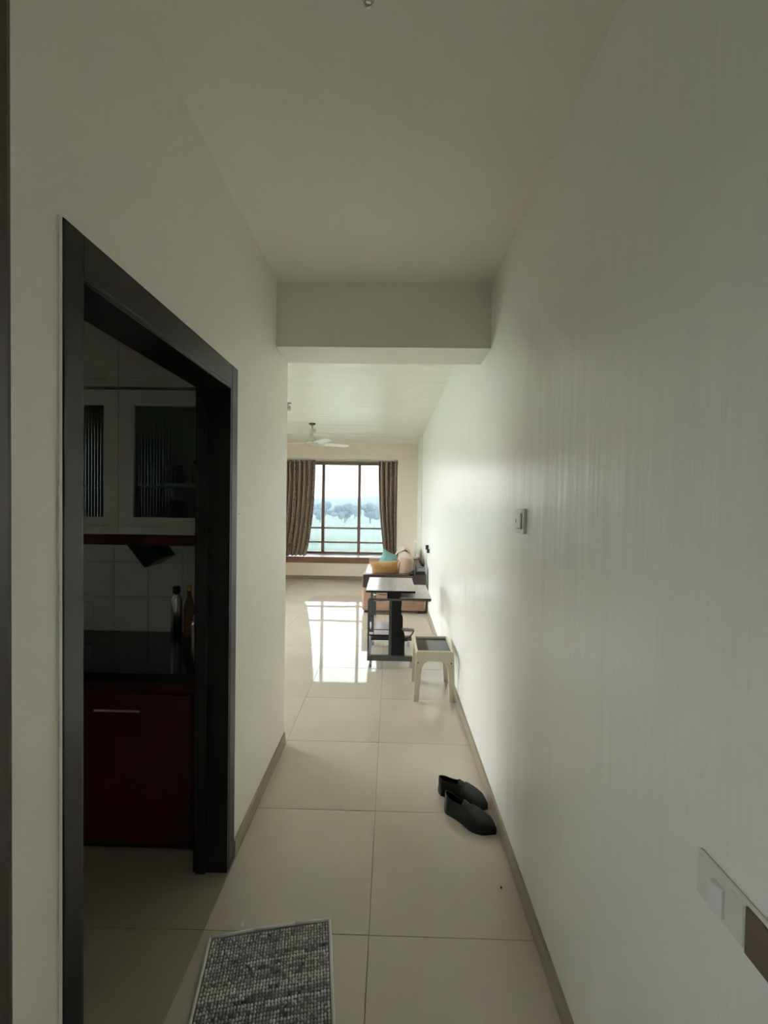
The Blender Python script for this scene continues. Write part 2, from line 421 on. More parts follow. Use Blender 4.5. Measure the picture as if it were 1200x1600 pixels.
def curtain(label, xt0, xt1, xb0, xb1, folds, seed):
    r_ = random.Random(seed)
    t = thing('curtain', label, 'curtain', ((xt0+xt1)/2, rodY, WZ0), group='curtains of the bay window')
    bm = new_bm(); nu, nv = folds*14, 30; ztop, zbot = 2.428, WZ0 + .003
    ph = [r_.uniform(-.5, .5) for _ in range(folds+2)]
    grid = []; band = []
    for j in range(nv+1):
        v = j/nv; row = []
        e = v**2.2
        a = xt0 + (xb0-xt0)*e; b = xt1 + (xb1-xt1)*e
        for i in range(nu+1):
            u = i/nu
            ang = 2*math.pi*folds*u + ph[int(u*folds)]*v*1.2
            amp = .055 + .025*math.sin(3*u+seed)*v
            x = a + (b-a)*u + .012*math.sin(ang*2+1)*v
            y = rodY + amp*math.sin(ang) + .02*v*math.sin(7*u+seed)
            z = ztop + (zbot-ztop)*v
            if v > .93:                      # cloth breaks on the ledge
                k = (v-.93)/.07; y -= .05*k*(1+math.sin(ang*.5+seed)); z = max(zbot, z + .012*k*(1+math.sin(ang)))
            row.append(bm.verts.new((x, y, z))); band.append(.5+.5*math.sin(2*math.pi*folds*.75*u+seed))  # painted fold light, varies across the cloth
        grid.append(row)
    for a, b in zip(grid, grid[1:]):
        for k in range(nu): bm.faces.new((a[k], a[k+1], b[k+1], b[k]))
    c = obj('cloth', bm, M_curt, t, smooth=True)
    ba = c.data.attributes.new('band', 'FLOAT', 'POINT'); ba.data.foreach_set('value', band)
    so = c.modifiers.new('thickness', 'SOLIDIFY'); so.thickness = .003
    for k in range(folds*2):
        u = (k+.5)/(folds*2); x = xt0 + (xt1-xt0)*u
        bm = new_bm(); n = 12
        pts = [(x + 0.0, rodY + .024*math.cos(2*math.pi*q/n), 2.392 + .024*math.sin(2*math.pi*q/n)) for q in range(n+1)]
        bm_tube(bm, pts, .005, 6); obj('eyelet', bm, M_chrome, t, smooth=True)
    return t
curtain('dark brown patterned curtain bunched into many folds, far from the sofa', -2.14, -1.555, -2.25, -1.735, 6, 2)
curtain('dark brown patterned curtain hanging beside the sofa end of the bay window', -.262, .112, -.125, .118, 4, 5)
rod = thing('curtain_rod', 'slim brown rod carrying both bay window curtains', 'curtain rod', (-1.4, rodY, 2.39))
bm = new_bm(); bm_tube(bm, [(WX0, rodY, 2.392), (WX1, rodY, 2.392)], .011, 10); obj('pole', bm, M_winframe, rod, smooth=True)
for x in (WX0, WX1-.012): box('bracket', M_winframe, rod, x, x+.012, rodY-.025, rodY+.025, 2.365, 2.42, .003, 1)

# ------------------------------------------------------------------ sofa
M_tan = mat('tan suede upholstery', (.34, .205, .135), .75, noise=((7, 7, 7), .15), sheen=.3, bump=((60, 60, 60), .1, .002))
M_seatc = mat('satin seat fabric paled by glare', (.66, .58, .50), .35)  # window glare on the seat put into a lighter base colour
M_tan2 = mat('beige cushion fabric', (.50, .345, .25), .8, noise=((9, 9, 9), .12), sheen=.3)
M_darkleather = mat('dark brown leatherette', (.052, .030, .028), .32, bump=((120, 120, 120), .06, .001))
sofa = thing('sofa', 'tan suede sofa with dark brown leatherette arms along the wall', 'sofa', (.06, 6.77, 0))
SX0, SX1, SY0, SY1 = -.388, .52, 5.80, 7.75
o = box('base', M_tan, sofa, SX0, SX1, SY0, SY1, .035, .365, .035, 4); smooth_by_angle(o, 60)
for y0, y1 in ((SY0+.004, SY0+.19), (SY1-.19, SY1-.004)):
    o = box('arm', M_darkleather, sofa, SX0+.002, .345, y0, y1, .36, .55, .018, 3); smooth_by_angle(o, 60)
o = box('arm_panel', M_tan, sofa, SX0+.01, .12, SY1-.225, SY1-.19, .37, .555, .012, 3); smooth_by_angle(o, 60)
o = box('back_shelf', M_darkleather, sofa, .350, SX1-.004, SY0+.004, SY1-.004, .36, .572, .012, 3); smooth_by_angle(o, 60)
ym = (SY0+SY1)/2
for y0, y1 in ((SY0+.195, ym), (ym, SY1-.23)):
    o = box('seat_cushion', M_seatc, sofa, SX0-.01, .20, y0+.004, y1-.004, .36, .46, .035, 4); smooth_by_angle(o, 60)
def puff(name, m, parent, sx, sy, sz, mtx, ears=0., seg=18, wrinkle=.0, seed=0, level=1, sq=2.6):
    """pillow: sx wide, sz high, sy thick, squared-off outline with pinched corners"""
    bm = new_bm(); r_ = random.Random(seed); G_ = []
    ph = [r_.uniform(0, 6) for _ in range(4)]
    for side in (1, -1):
        g = []
        for i in range(seg+1):
            row = []
            for j in range(seg+1):
                u = 2*i/seg-1; v = 2*j/seg-1
                t = max(0, (1-abs(u)**sq))**.55 * max(0, (1-abs(v)**sq))**.55
                pin = 1 - ears*(1-u*u*.999)*abs(v)**6*.5 ; pin2 = 1 - ears*(1-v*v*.999)*abs(u)**6*.5
                wr = wrinkle*math.sin(5*u+3*v+ph[0])*math.sin(4*v-2*u+ph[1])*(1-u*u)*(1-v*v)
                row.append(bm.verts.new(mtx @ Vector((u*sx/2*pin2, side*(t*sy/2 + wr*t), v*sz/2*pin))))
            g.append(row)
        for a, b in zip(g, g[1:]):
            for k in range(seg): bm.faces.new((a[k], a[k+1], b[k+1], b[k]))
    bmesh.ops.remove_doubles(bm, verts=bm.verts[:], dist=.0006)
    return obj(name, bm, m, parent, smooth=True)
for y0, y1, wv, s in ((SY0+.20, ym, .012, 1), (ym, SY1-.24, .022, 4)):
    mt = Matrix.Translation(((.235, (y0+y1)/2, .605))) @ Matrix.Rotation(math.radians(90), 4, 'Z') @ Matrix.Rotation(math.radians(6), 4, 'X')
    puff('back_cushion', M_tan2, sofa, y1-y0, .23, .33, mt, .05, 20, wv, s, sq=7)
for x in (SX0+.06, SX1-.08):
    for y in (SY0+.06, SY1-.06):
        box('foot', M_black, sofa, x-.03, x+.03, y-.03, y+.03, 0, .04)
M_must = mat('mustard cushion fabric', (.42, .22, .07), .85, noise=((14, 14, 14), .15), sheen=.3)
M_teal = mat('teal cushion fabric', (.17, .36, .33), .8, noise=((10, 10, 10), .15), sheen=.4)
cu = thing('throw_pillow', 'mustard throw pillow standing behind the dark sofa arm', 'pillow', (-.07, 6.09, .46))
mt = Matrix.Translation((-.075, 6.085, .595)) @ Matrix.Rotation(math.radians(-4), 4, 'Y') @ Matrix.Rotation(math.radians(14), 4, 'X')
puff('cover', M_must, cu, .45, .14, .25, mt, .35, 20, .008, 2)
cu = thing('throw_pillow', 'teal throw pillow leaning on the beige back cushion of the sofa', 'pillow', (-.02, 6.75, .46))
mt = Matrix.Translation((-.03, 6.80, .61)) @ Matrix.Rotation(math.radians(24), 4, 'Y') @ Matrix.Rotation(math.radians(-12), 4, 'X')
puff('cover', M_teal, cu, .30, .13, .32, mt, .25, 20, .008, 3)
# throw draped over the back cushion
M_throw = mat('pale beige throw', (.62, .50, .40), .85, noise=((20, 20, 20), .15), sheen=.3)
th = new_bm(); g = []
for i in range(21):
    row = []
    for j in range(25):
        u = i/20; a = -.35 + (math.pi*.95)*j/24
        rz = .185 + .012*math.sin(9*u+4*a); rx = .135 + .01*math.sin(13*u+2*a)
        row.append(th.verts.new((.23 - rx*math.cos(a), 6.86+.42*u+.02*math.sin(3*a), .605 + rz*math.sin(a) + .006*math.sin(22*u))))
    g.append(row)
for a, b in zip(g, g[1:]):
    for k in range(24): th.faces.new((a[k], a[k+1], b[k+1], b[k]))
o = tag(obj('throw_blanket', th, M_throw, smooth=True), 'pale beige throw crumpled over the back cushion of the sofa', 'blanket')
o.modifiers.new('thickness', 'SOLIDIFY').thickness = .008

# things on the shelf behind the sofa
dv = thing('set_top_box', 'dark grey device with pale slats on the sofa back shelf', 'device', (.44, 5.87, .572))
box('body', M_black, dv, .375, .502, 5.82, 5.95, .572, .60, .004, 1)
box('upper_case', M_dkgrey, dv, .385, .498, 5.83, 5.95, .60, .655, .008, 2)
for z in (.612, .627, .642): box('slat', M_ltgrey, dv, .392, .492, 5.826, 5.832, z-.004, z+.002)
bm = new_bm(); bm_tube(bm, [(.372, 5.86, .575), (.372, 5.86, .69)], .005, 8); obj('antenna', bm, M_black, dv, smooth=True)
rm = thing('remote_control', 'small black remote lying on the dark sofa arm', 'remote', (.31, 5.90, .55))
box('case', M_black, rm, .285, .335, 5.83, 5.96, .55, .572, .006, 2)
for k in range(3): box('button', M_ltgrey, rm, .303, .317, 5.85+.03*k, 5.862+.03*k, .5715, .575, .001, 1)
ro = thing('table_gadget', 'small white device with upright stem on the sofa back shelf', 'device', (.45, 7.45, .572))
o = obj('base', bm_lathe(new_bm(), [(.075, .572), (.078, .58), (.07, .60), (.03, .612), (.012, .62)], .445, 7.42, 20), M_white, ro, smooth=True)
bm = new_bm(); bm_tube(bm, [(.452, 7.42, .60), (.452, 7.42, .87)], .010, 10); obj('stem', bm, M_white, ro, smooth=True)
obj('tip', bm_lathe(new_bm(), [(0.001, .905), (.014, .895), (.018, .875), (.012, .862)], .452, 7.42, 14), M_white, ro, smooth=True)
ad = thing('router', 'flat white box beside the upright white stem device', 'device', (.40, 7.30, .572))
box('case', M_white, ad, .365, .47, 7.22, 7.31, .572, .598, .006, 2)
box('front_strip', M_dkgrey, ad, .375, .46, 7.217, 7.221, .578, .588)

# sockets with plugs on the right wall over the sofa shelf
so = thing('wall_socket', 'white wall socket with black plugs above the sofa back shelf', 'socket', (XR, 5.72, .93))
box('plate', M_plate, so, XR-.010, XR, 5.60, 5.82, .875, .985, .003, 2)
o = box('plug', M_black, so, XR-.05, XR-.010, 5.755, 5.80, .92, .985, .006, 2)
o = box('plug', M_black, so, XR-.045, XR-.010, 5.625, 5.665, .89, .945, .006, 2)
for pts, nm in (([(XR-.045, 5.775, .92), (XR-.05, 5.775, .80), (XR-.055, 5.80, .66), (XR-.045, 5.86, .60), (.507, 5.92, .60)], 0),
                ([(XR-.04, 5.645, .89), (XR-.05, 5.645, .75), (XR-.045, 5.68, .60), (XR-.02, 5.78, .50), (XR-.02, 5.795, .40)], 1)):
    c = tag(obj('cable', bm_tube(new_bm(), pts, .0035, 6), M_cable, smooth=True),
            ('white cable hanging from the black plug to the slatted device', 'white cable hanging down beside the end of the sofa')[nm], 'cable')

# ------------------------------------------------------------------ computer cart
M_lam = mat('grey laminate paled by glare', (.62, .57, .565), .2, noise=((30, 8, 8), .12))  # grey lightened to include glare on the cart top
M_cartm = mat('dark grey powder-coated steel', (.10, .105, .10), .38)
M_panel = mat('black cart side panel', (.006, .006, .008), .7, spec=.25)
cart = thing('computer_cart', 'dark grey computer desk cart on casters with a pale top', 'desk', (.02, 4.2, 0))
CY = 3.88; CB = 4.56
o = box('table_top', M_lam, cart, -.222, .247, CY, CB, .719, .736, .002, 1)
sub('edge_band', bm_box(new_bm(), -.222, .247, CY-.002, CY, .715, .730), M_panel, o)
sub('underside', bm_box(new_bm(), -.221, .246, CY, CB, .713, .719), M_panel, o)
o = box('keyboard_tray', M_lam, cart, .10, .398, CY+.005, 4.53, .655, .668, .002, 1)
sub('edge_band', bm_box(new_bm(), .10, .398, CY+.002, CY+.005, .650, .660), M_panel, o)
box('rail', M_cartm, cart, -.195, .395, CY, CY+.02, .638, .654)
box('rail', M_cartm, cart, -.195, .395, 4.50, 4.52, .638, .654)
box('neck', M_panel, cart, -.02, .112, CY+.02, CY+.05, .654, .713)
box('neck', M_panel, cart, -.02, .112, 4.44, 4.47, .654, .713)
pan = [(.025, .09), (.025, .64), (.119, .64), (.119, .59), (.114, .565), (.119, .54), (.119, .48), (.106, .44), (.105, .41), (.112, .38), (.130, .355), (.146, .335), (.152, .305), (.152, .09)]
obj('side_panel', bm_prism(new_bm(), pan, 1, CY+.012, CY+.028), M_panel, cart)
obj('side_panel', bm_prism(new_bm(), pan, 1, 4.48, 4.496), M_panel, cart)
def post_plate(y0, y1):
    """flat post pierced by two tall oval holes"""
    bm = new_bm(); xa, xb = -.203, -.143; n = 24; xc = (xa+xb)/2
    for zc, z0, z1 in ((.545, .475, .638), (.405, .335, .475)):
        for y, flip in ((y0, 1), (y1, 0)):
            E_, R_ = [], []
            for k in range(n):
                a = 2*math.pi*k/n; cx, cz = math.cos(a), math.sin(a)
                E_.append(bm.verts.new((xc+.008*cx, y, zc+.045*cz)))
                s = 1/max(abs(cx), abs(cz))
                R_.append(bm.verts.new((xc+cx*s*(xb-xc), y, zc+cz*s*((z1-zc) if cz > 0 else (zc-z0)))))
            for k in range(n):
                q = (k+1) % n; bm.faces.new((E_[k], E_[q], R_[q], R_[k]))
            if flip: A = (E_, R_)
            else: B = (E_, R_)
        for L in (0, 1):
            for k in range(n):
                q = (k+1) % n; bm.faces.new((A[L][k], A[L][q], B[L][q], B[L][k]))
    bm_box(bm, xa, xa+.018, y0, y1, .09, .335)
    bm_box(bm, xb-.006, xb, y0, y1, .31, .335)
    return bm
for y in (CY+.004, 4.48):
    obj('post', post_plate(y, y+.016), M_cartm, cart)
    box('inner_post', M_cartm, cart, .000, .025, y, y+.024, .09, .64, .002, 1)
    box('foot_bar', M_cartm, cart, -.203, .250, y-.012, y+.028, .064, .112, .004, 2)
box('side_bar', M_cartm, cart, -.200, -.175, CY+.02, 4.49, .075, .10)
o = box('shelf', M_lam, cart, -.205, .000, CY+.02, 4.30, .30, .312, .002, 1)
sub('edge_band', bm_box(new_bm(), -.205, .0, CY+.017, CY+.02, .296, .306), M_panel, o)
box('lower_tray', M_panel, cart, -.175, .02, 4.00, 4.32, .222, .232)
for z, y in ((.60, 4.30), (.535, 4.30), (.352, CY+.03), (.395, 4.30)):
    obj('wire', bm_tube(new_bm(), [(-.165, y, z), (.005, y, z)], .004, 8), M_chrome if z > .5 else M_cartm, cart, smooth=True)
for x in (-.165,):
    obj('wire', bm_tube(new_bm(), [(x, CY+.10, .312), (x, CY+.10, .228)], .005, 8), M_cartm, cart, smooth=True)
br = [(.152+.10*math.cos(a), .265-.085*math.sin(a)) for a in [math.pi*(1-k/10) for k in range(11)]]
bm = new_bm(); bm_tube(bm, [(x, 4.20, z) for x, z in br], .008, 8); obj('holder_arm', bm, M_cartm, cart, smooth=True)
box('holder_plate', M_cartm, cart, .06, .26, 4.16, 4.24, .262, .272)
box('holder_plate', M_panel, cart, .13, .19, 4.15, 4.25, .165, .182)
for x in (-.172, .215):
    for y in (CY+.012, 4.49):
        c = obj('caster', bm_box(new_bm(), x-.014, x+.014, y-.012, y+.012, .036, .066, .004, 1), M_chrome, cart)
        wh = new_bm(); bm_lathe(wh, [(.001, -.013), (.018, -.013), (.0225, -.008), (.0225, .008), (.018, .013), (.001, .013)], 0, 0, 18)
        bmesh.ops.transform(wh, matrix=Matrix.Translation((x, y, .0225)) @ Matrix.Rotation(math.pi/2, 4, 'Y'), verts=wh.verts)
        sub('wheel', wh, M_ltgrey, c, smooth=True)

# ------------------------------------------------------------------ stool
M_cream = mat('cream painted wood', (.62, .565, .45), .38)
M_stoolseat = mat('glossy dark brown seat', (.028, .017, .014), .09)
st = thing('step_stool', 'cream wooden stool with glossy dark seat beside the wall', 'stool', (.365, 3.41, 0))
cx = .366
half = [(.163, 0), (.122, 0), (.104, .235), (.098, .27), (.085, .30), (.066, .316), (.045, .321)]
arch = [(cx+a, z) for a, z in half] + [(cx-a, z) for a, z in half[::-1]]
topc = [(-.1495, .375), (-.147, .388), (-.140, .397), (-.128, .401), (.128, .401), (.140, .397), (.147, .388), (.1495, .375)]
poly = [(cx+.163, 0)] + [(cx+a, z) for a, z in half[1:]] + [(cx-a, z) for a, z in half[::-1]] + [(cx+a, z) for a, z in topc]
for y0, y1 in ((3.215, 3.237), (3.585, 3.607)):
    bm = new_bm(); bm_prism(bm, poly, 1, y0, y1)
    o = obj('leg_panel', bm, M_cream, st)
    bv = o.modifiers.new('bevel', 'BEVEL'); bv.width = .0035; bv.segments = 2; bv.limit_method = 'ANGLE'; bv.angle_limit = math.radians(50)
    if y0 < 3.3:
        for x in (.2335, .4945):
            d = bm_lathe(new_bm(), [(.0055, -.001), (.0055, .002)], 0, 0, 14)
            bmesh.ops.transform(d, matrix=Matrix.Translation((x, y0, .310)) @ Matrix.Rotation(math.pi/2, 4, 'X'), verts=d.verts)
            sub('screw_hole', d, M_black, o)
box('seat', M_stoolseat, st, cx-.132, cx+.132, 3.237, 3.585, .368, .384, .002, 1)
for x in (cx-.146, cx+.132): box('side_rail', M_cream, st, x, x+.014, 3.237, 3.585, .345, .396, .002, 1)

# ------------------------------------------------------------------ shoes
M_shoe = mat('black suede shoe upper', (.008, .0075, .0095), .6, bump=((90, 90, 90), .15, .002))
M_sole = mat('black rubber sole', (.010, .010, .010), .6)
M_lining = mat('dark maroon shoe lining', (.030, .012, .016), .7)
def shoe(label, heel, toe, roll=0, mirror=1):
    h, t_ = Vector((*heel, 0)), Vector((*toe, 0)); L = (t_-h).length; ang = math.atan2(t_.y-h.y, t_.x-h.x)
    t = thing('shoe', label, 'shoe', h, group='pair of black shoes by the wall'); del t['world_coords']
    t.rotation_euler = (roll, 0, ang)
    def wid(s): # half width left/right of centre line
        base = .5*(.052 + .040*math.exp(-((s-.68)/.24)**2) + .012*math.exp(-((s-.12)/.16)**2))
        end = min(1, (s/.10+.02))**.5 * min(1, ((1-s)/.15+.002))**.5
        return base*1.12*end
    def cen(s): return mirror*.012*math.sin(math.pi*min(1, s*1.05)) - mirror*.006*s
    def hgt(s):
        if s < .5: return .082 - .010*math.sin(math.pi*s/.5) - .002*s
        return .081 - .042*((s-.5)/.5)**.85 - (.020*((s-.85)/.15)**2 if s > .85 else 0)
    N, K = 36, 12
    bm = new_bm(); grid = []
    for i in range(N+1):
        s = i/N; w_ = max(.004, wid(s)); hh = hgt(s); c = cen(s)
        op = 0
        if s < .52: op = .62*min(1, ((.52-s)/.10))**.6*w_
        row = []
        for side in (-1, 1):
            half_ = []
            for k in range(K+1):
                a = (math.pi/2)*k/K
                ya = (w_*1.04*math.cos(a)**.55 if k < K else 0); za = .016 + (hh-.016)*math.sin(a)**.75
                if op: ya = max(ya, op); za = .016 + (hh-.016)*(k/K)
                if op: ya = op + (w_*1.04-op)*(1-(k/K)**2.6)
                half_.append(bm.verts.new((s*L, c+side*ya, za)))
            row.append(half_)
        grid.append(row)
    for a, b in zip(grid, grid[1:]):
        for side in (0, 1):
            for k in range(K): bm.faces.new((a[side][k], a[side][k+1], b[side][k+1], b[side][k]))
    for k in range(K):                                           # heel counter closes the back
        bm.faces.new((grid[0][0][k], grid[0][0][k+1], grid[0][1][k+1], grid[0][1][k]))
        bm.faces.new((grid[N][0][k], grid[N][0][k+1], grid[N][1][k+1], grid[N][1][k]))
    bmesh.ops.remove_doubles(bm, verts=bm.verts[:], dist=.0004)
    o = obj('upper', bm, M_shoe, t, smooth=True)
    sm = o.modifiers.new('thickness', 'SOLIDIFY'); sm.thickness = .004; sm.offset = -1
    def slab(z0, z1, f, name, m):
        bm = new_bm(); P = []
        ss = [i/N for i in range(N+1)]
        P = [(s*L + (-.002 if s == 0 else .002 if s == 1 else 0), cen(s)-max(.006, wid(s)*f)) for s in ss] + [(s*L, cen(s)+max(.006, wid(s)*f)) for s in ss[::-1]]
        bm_prism(bm, P, 2, z0, z1)
        return obj(name, bm, m, t)
    slab(0, .017, 1.12, 'sole', M_sole)
    slab(.017, .024, .92, 'insole', M_lining)
    # tongue / apron ridge
    bm = new_bm(); pts = []
    for k in range(13):
        a = math.pi*k/12; s = .52 + .17*math.sin(a); w_ = .6*wid(.56)*math.cos(a)
        pts.append((s*L, cen(s)+w_, hgt(s)-.002-.010*abs(math.cos(a))))
    bm_tube(bm, pts, .0022, 6); obj('apron_seam', bm, M_shoe, t, smooth=True)
    bm = new_bm(); g = []
    for i in range(7):
        u = i/6; s = .40+.16*u
        g.append([bm.verts.new((s*L, cen(s)+wid(.5)*.55*(k/4-1), .090-.014*u - .012*(k/4-1)**2)) for k in range(9)])
    for a, b in zip(g, g[1:]):
        for k in range(8): bm.faces.new((a[k], a[k+1], b[k+1], b[k]))
    o = obj('tongue', bm, M_shoe, t, smooth=True); o.modifiers.new('thickness', 'SOLIDIFY').thickness = .004
    return t
shoe('black shoe lying behind its mate, heel further from the skirting', (.285, 2.215), (.524, 2.098), 0, 1)
shoe('black shoe in front of its mate with its toe touching the skirting', (.305, 2.098), (.520, 1.925), 0, -1)

# ------------------------------------------------------------------ mat
def pile_mat():
    m, nt, b = nodes_of('heathered grey loop pile')
    b.inputs['Roughness'].default_value = .9; b.inputs['Specular IOR Level'].default_value = .15
    at = nt.nodes.new('ShaderNodeAttribute'); at.attribute_name = 'shade'
    cr = nt.nodes.new('ShaderNodeValToRGB')
    cr.color_ramp.elements[0].color = (.13, .128, .13, 1); cr.color_ramp.elements[1].color = (.90, .89, .87, 1)
    nt.links.new(at.outputs['Fac'], cr.inputs['Fac']); nt.links.new(cr.outputs['Color'], b.inputs['Base Color'])
    return m
M_matbase = mat('dark grey mat backing', (.16, .158, .155), .95)
M_hem = mat('light grey mat hem', (.72, .71, .67), .9)
dm = thing('door_mat', 'grey woven loop mat with pale hem on the corridor tiles', 'mat', (-.615, 1.418, 0)); del dm['world_coords']
dm.rotation_euler.z = math.radians(10.6)
MW, ML = .420, .60
obj('backing', bm_box(new_bm(), 0, MW, -ML, 0, 0.0005, .007), M_matbase, dm)
hem = [(0, -ML), (0, 0), (MW*.35, .006), (MW*.7, .006), (MW, 0), (MW, -ML), (0, -ML)]
bm = new_bm()
for a, b in zip(hem, hem[1:]):
    bm_tube(bm, [(a[0], a[1], .0062), (b[0], b[1], .0062)], .0055, 8)
obj('hem', bm, M_hem, dm, smooth=True)
rr = random.Random(9); verts, faces, shade = [], [], []
nx, ny = 40, 58
for j in range(ny):
    rowtone = rr.gauss(0, .10)
    run = 0
    for i in range(nx):
        if rr.random() < .12: run = rr.gauss(0, .16)
        x = .008 + (MW-.016)*(i+.5)/nx + rr.uniform(-.001, .001); y = -.008 - (ML-.016)*(j+.5)/ny + rr.uniform(-.0012, .0012)
        rx, ry, rz = .0046, .0043, .006 + rr.uniform(-.001, .0015)
        b0 = len(verts); tone = min(1, max(0, .64 + rowtone + run + rr.gauss(0, .17)))
        ring = 6
        for q in range(ring): verts.append((x+rx*math.cos(q*math.pi/3), y+ry*math.sin(q*math.pi/3), .006))
        for q in range(ring): verts.append((x+rx*.8*math.cos(q*math.pi/3), y+ry*.8*math.sin(q*math.pi/3), .006+rz*.7))
        verts.append((x, y, .006+rz))
        for q in range(ring):
            n_ = (q+1) % ring
            faces.append((b0+q, b0+n_, b0+6+n_, b0+6+q)); faces.append((b0+6+q, b0+6+n_, b0+12))
        shade += [tone]*13
me = bpy.data.meshes.new('pile'); me.from_pydata(verts, [], faces); me.materials.append(pile_mat())
at = me.attributes.new('shade', 'FLOAT', 'POINT'); at.data.foreach_set('value', shade)
for p in me.polygons: p.use_smooth = True
o = bpy.data.objects.new('pile', me); col.objects.link(o); o.parent = dm; o['kind'] = 'stuff'

# ------------------------------------------------------------------ switches on the corridor wall
sw = thing('light_switch', 'small square light switch at eye level on the corridor wall', 'switch', (XR, 1.69, 1.49))
box('plate', M_plate, sw, XR-.012, XR, 1.668, 1.784, 1.441, 1.543, .003, 2)
box('rocker', M_white, sw, XR-.018, XR-.012, 1.691, 1.751, 1.460, 1.524, .003, 2)
obj('screw', bm_box(new_bm(), XR-.0135, XR-.012, 1.764, 1.774, 1.483, 1.498, .0005, 1), M_dkgrey, sw)
sp = thing('switch_board', 'low wide switch board with dark brown socket shadow on the corridor wall', 'switch', (XR, .60, .94))
o = box('plate', M_plate, sp, XR-.010, XR, .480, .710, .893, .970, .0045, 3)
mt = Matrix.Translation((XR-.010, .660, .928)) @ Matrix.Rotation(math.radians(14), 4, 'Z')
obj('rocker', bm_box(new_bm(), -.010, .004, -.011, .011, -.024, .024, .002, 2, mt), M_white, sp)
box('module', M_plate, sp, XR-.0125, XR-.009, .613, .640, .898, .964, .001, 1)
box('module', M_sockshade, sp, XR-.0135, XR-.009, .510, .609, .895, .967, .002, 2)  # dark block standing in for the socket's shadow
ns = tag(obj('wall_screw', bm_box(new_bm(), XL-.002, XL+.006, 1.786, 1.792, 1.498, 1.505, .001, 1), M_white), 'tiny screw in the wall beside the kitchen door frame', 'screw')
hk = thing('ceiling_hook', 'small shiny hook in the corridor ceiling', 'hook', (-.075, 1.035, ZC-.03))
obj('rose', bm_lathe(new_bm(), [(.016, ZC), (.016, ZC-.004), (.008, ZC-.008), (.001, ZC-.009)], -.075, 1.035, 16), M_chrome, hk, smooth=True)
obj('eye', bm_tube(new_bm(), [(-.075+.009*math.sin(a), 1.035, ZC-.014-.009*(1-math.cos(a))+.006) for a in [2*math.pi*k/12 for k in range(13)]], .0022, 8), M_chrome, hk, smooth=True)
cb = new_bm(); bmesh.ops.create_icosphere(cb, subdivisions=1, radius=1, matrix=Matrix.Translation((.473, 1.65, .004)) @ Matrix.Diagonal((.004, .006, .004, 1)))
tag(obj('crumb', cb, M_black), 'tiny dark crumb on the floor tiles near the skirting', 'crumb')

# ------------------------------------------------------------------ ceiling fan and spot
M_fan = mat('ivory fan enamel', (.50, .46, .39), .35)
M_blade = mat('fan blade whitened by glare', (.86, .85, .81), .3)  # whiter than the motor: window glare put into the blade colour
FX, FY = -1.238, 6.40
fan = thing('ceiling_fan', 'ivory three blade ceiling fan hanging in the living room', 'fan', (FX, FY, 2.46))
obj('canopy', bm_lathe(new_bm(), [(.052, ZL), (.050, ZL-.014), (.02, ZL-.03), (.001, ZL-.03)], FX, FY, 24), mat('dark fan bracket', (.06, .05, .045), .5), fan, smooth=True)
obj('down_rod', bm_lathe(new_bm(), [(.011, ZL-.02), (.011, 2.64)], FX, FY, 14), M_fan, fan, smooth=True)
obj('cup', bm_lathe(new_bm(), [(.001, 2.692), (.052, 2.692), (.054, 2.685), (.022, 2.612), (.018, 2.605)], FX, FY, 24), M_fan, fan, smooth=True)
obj('motor', bm_lathe(new_bm(), [(.018, 2.612), (.024, 2.60), (.062, 2.525), (.098, 2.49), (.102, 2.475), (.085, 2.458), (.03, 2.450), (.001, 2.449)], FX, FY, 28), M_fan, fan, smooth=True)
for a in (20, -55, 175):
    mt = Matrix.Translation((FX, FY, 2.468)) @ Matrix.Rotation(math.radians(a), 4, 'Z') @ Matrix.Rotation(math.radians(-9), 4, 'X')
    bm = new_bm(); pts = []
    prof = [(.13, .045), (.20, .055), (.35, .062), (.48, .060), (.555, .050), (.58, .030)]
    pts = [(r_, w_) for r_, w_ in prof] + [(r_, -w_) for r_, w_ in prof[::-1]]
    bm_prism(bm, pts, 2, -.003, .003); bmesh.ops.transform(bm, matrix=mt, verts=bm.verts)
    b_ = obj('blade', bm, M_blade, fan)
    bm = bm_box(new_bm(), .07, .20, -.018, .018, -.008, -.003); bmesh.ops.transform(bm, matrix=mt, verts=bm.verts)
    sub('blade_iron', bm, M_fan, b_)
spt = thing('ceiling_spotlight', 'small white cylinder spotlight on the living room ceiling', 'light', (-1.255, 5.1, ZL))
obj('rose', bm_lathe(new_bm(), [(.04, ZL), (.04, ZL-.012), (.001, ZL-.013)], -1.29, 5.1, 20), M_ltgrey, spt, smooth=True)
obj('stem', bm_lathe(new_bm(), [(.008, ZL-.01), (.008, ZL-.04)], -1.29, 5.1, 12), M_chrome, spt, smooth=True)
obj('lamp_head', bm_lathe(new_bm(), [(.001, ZL-.038), (.030, ZL-.04), (.034, ZL-.05), (.034, ZL-.095), (.028, ZL-.095), (.024, ZL-.08), (.001, ZL-.078)], -1.29, 5.1, 20), M_ltgrey, spt, smooth=True)
obj('bulb', bm_lathe(new_bm(), [(.012, ZL-.08), (.022, ZL-.10), (.018, ZL-.118), (.001, ZL-.125)], -1.278, 5.1, 16), M_white, spt, smooth=True)

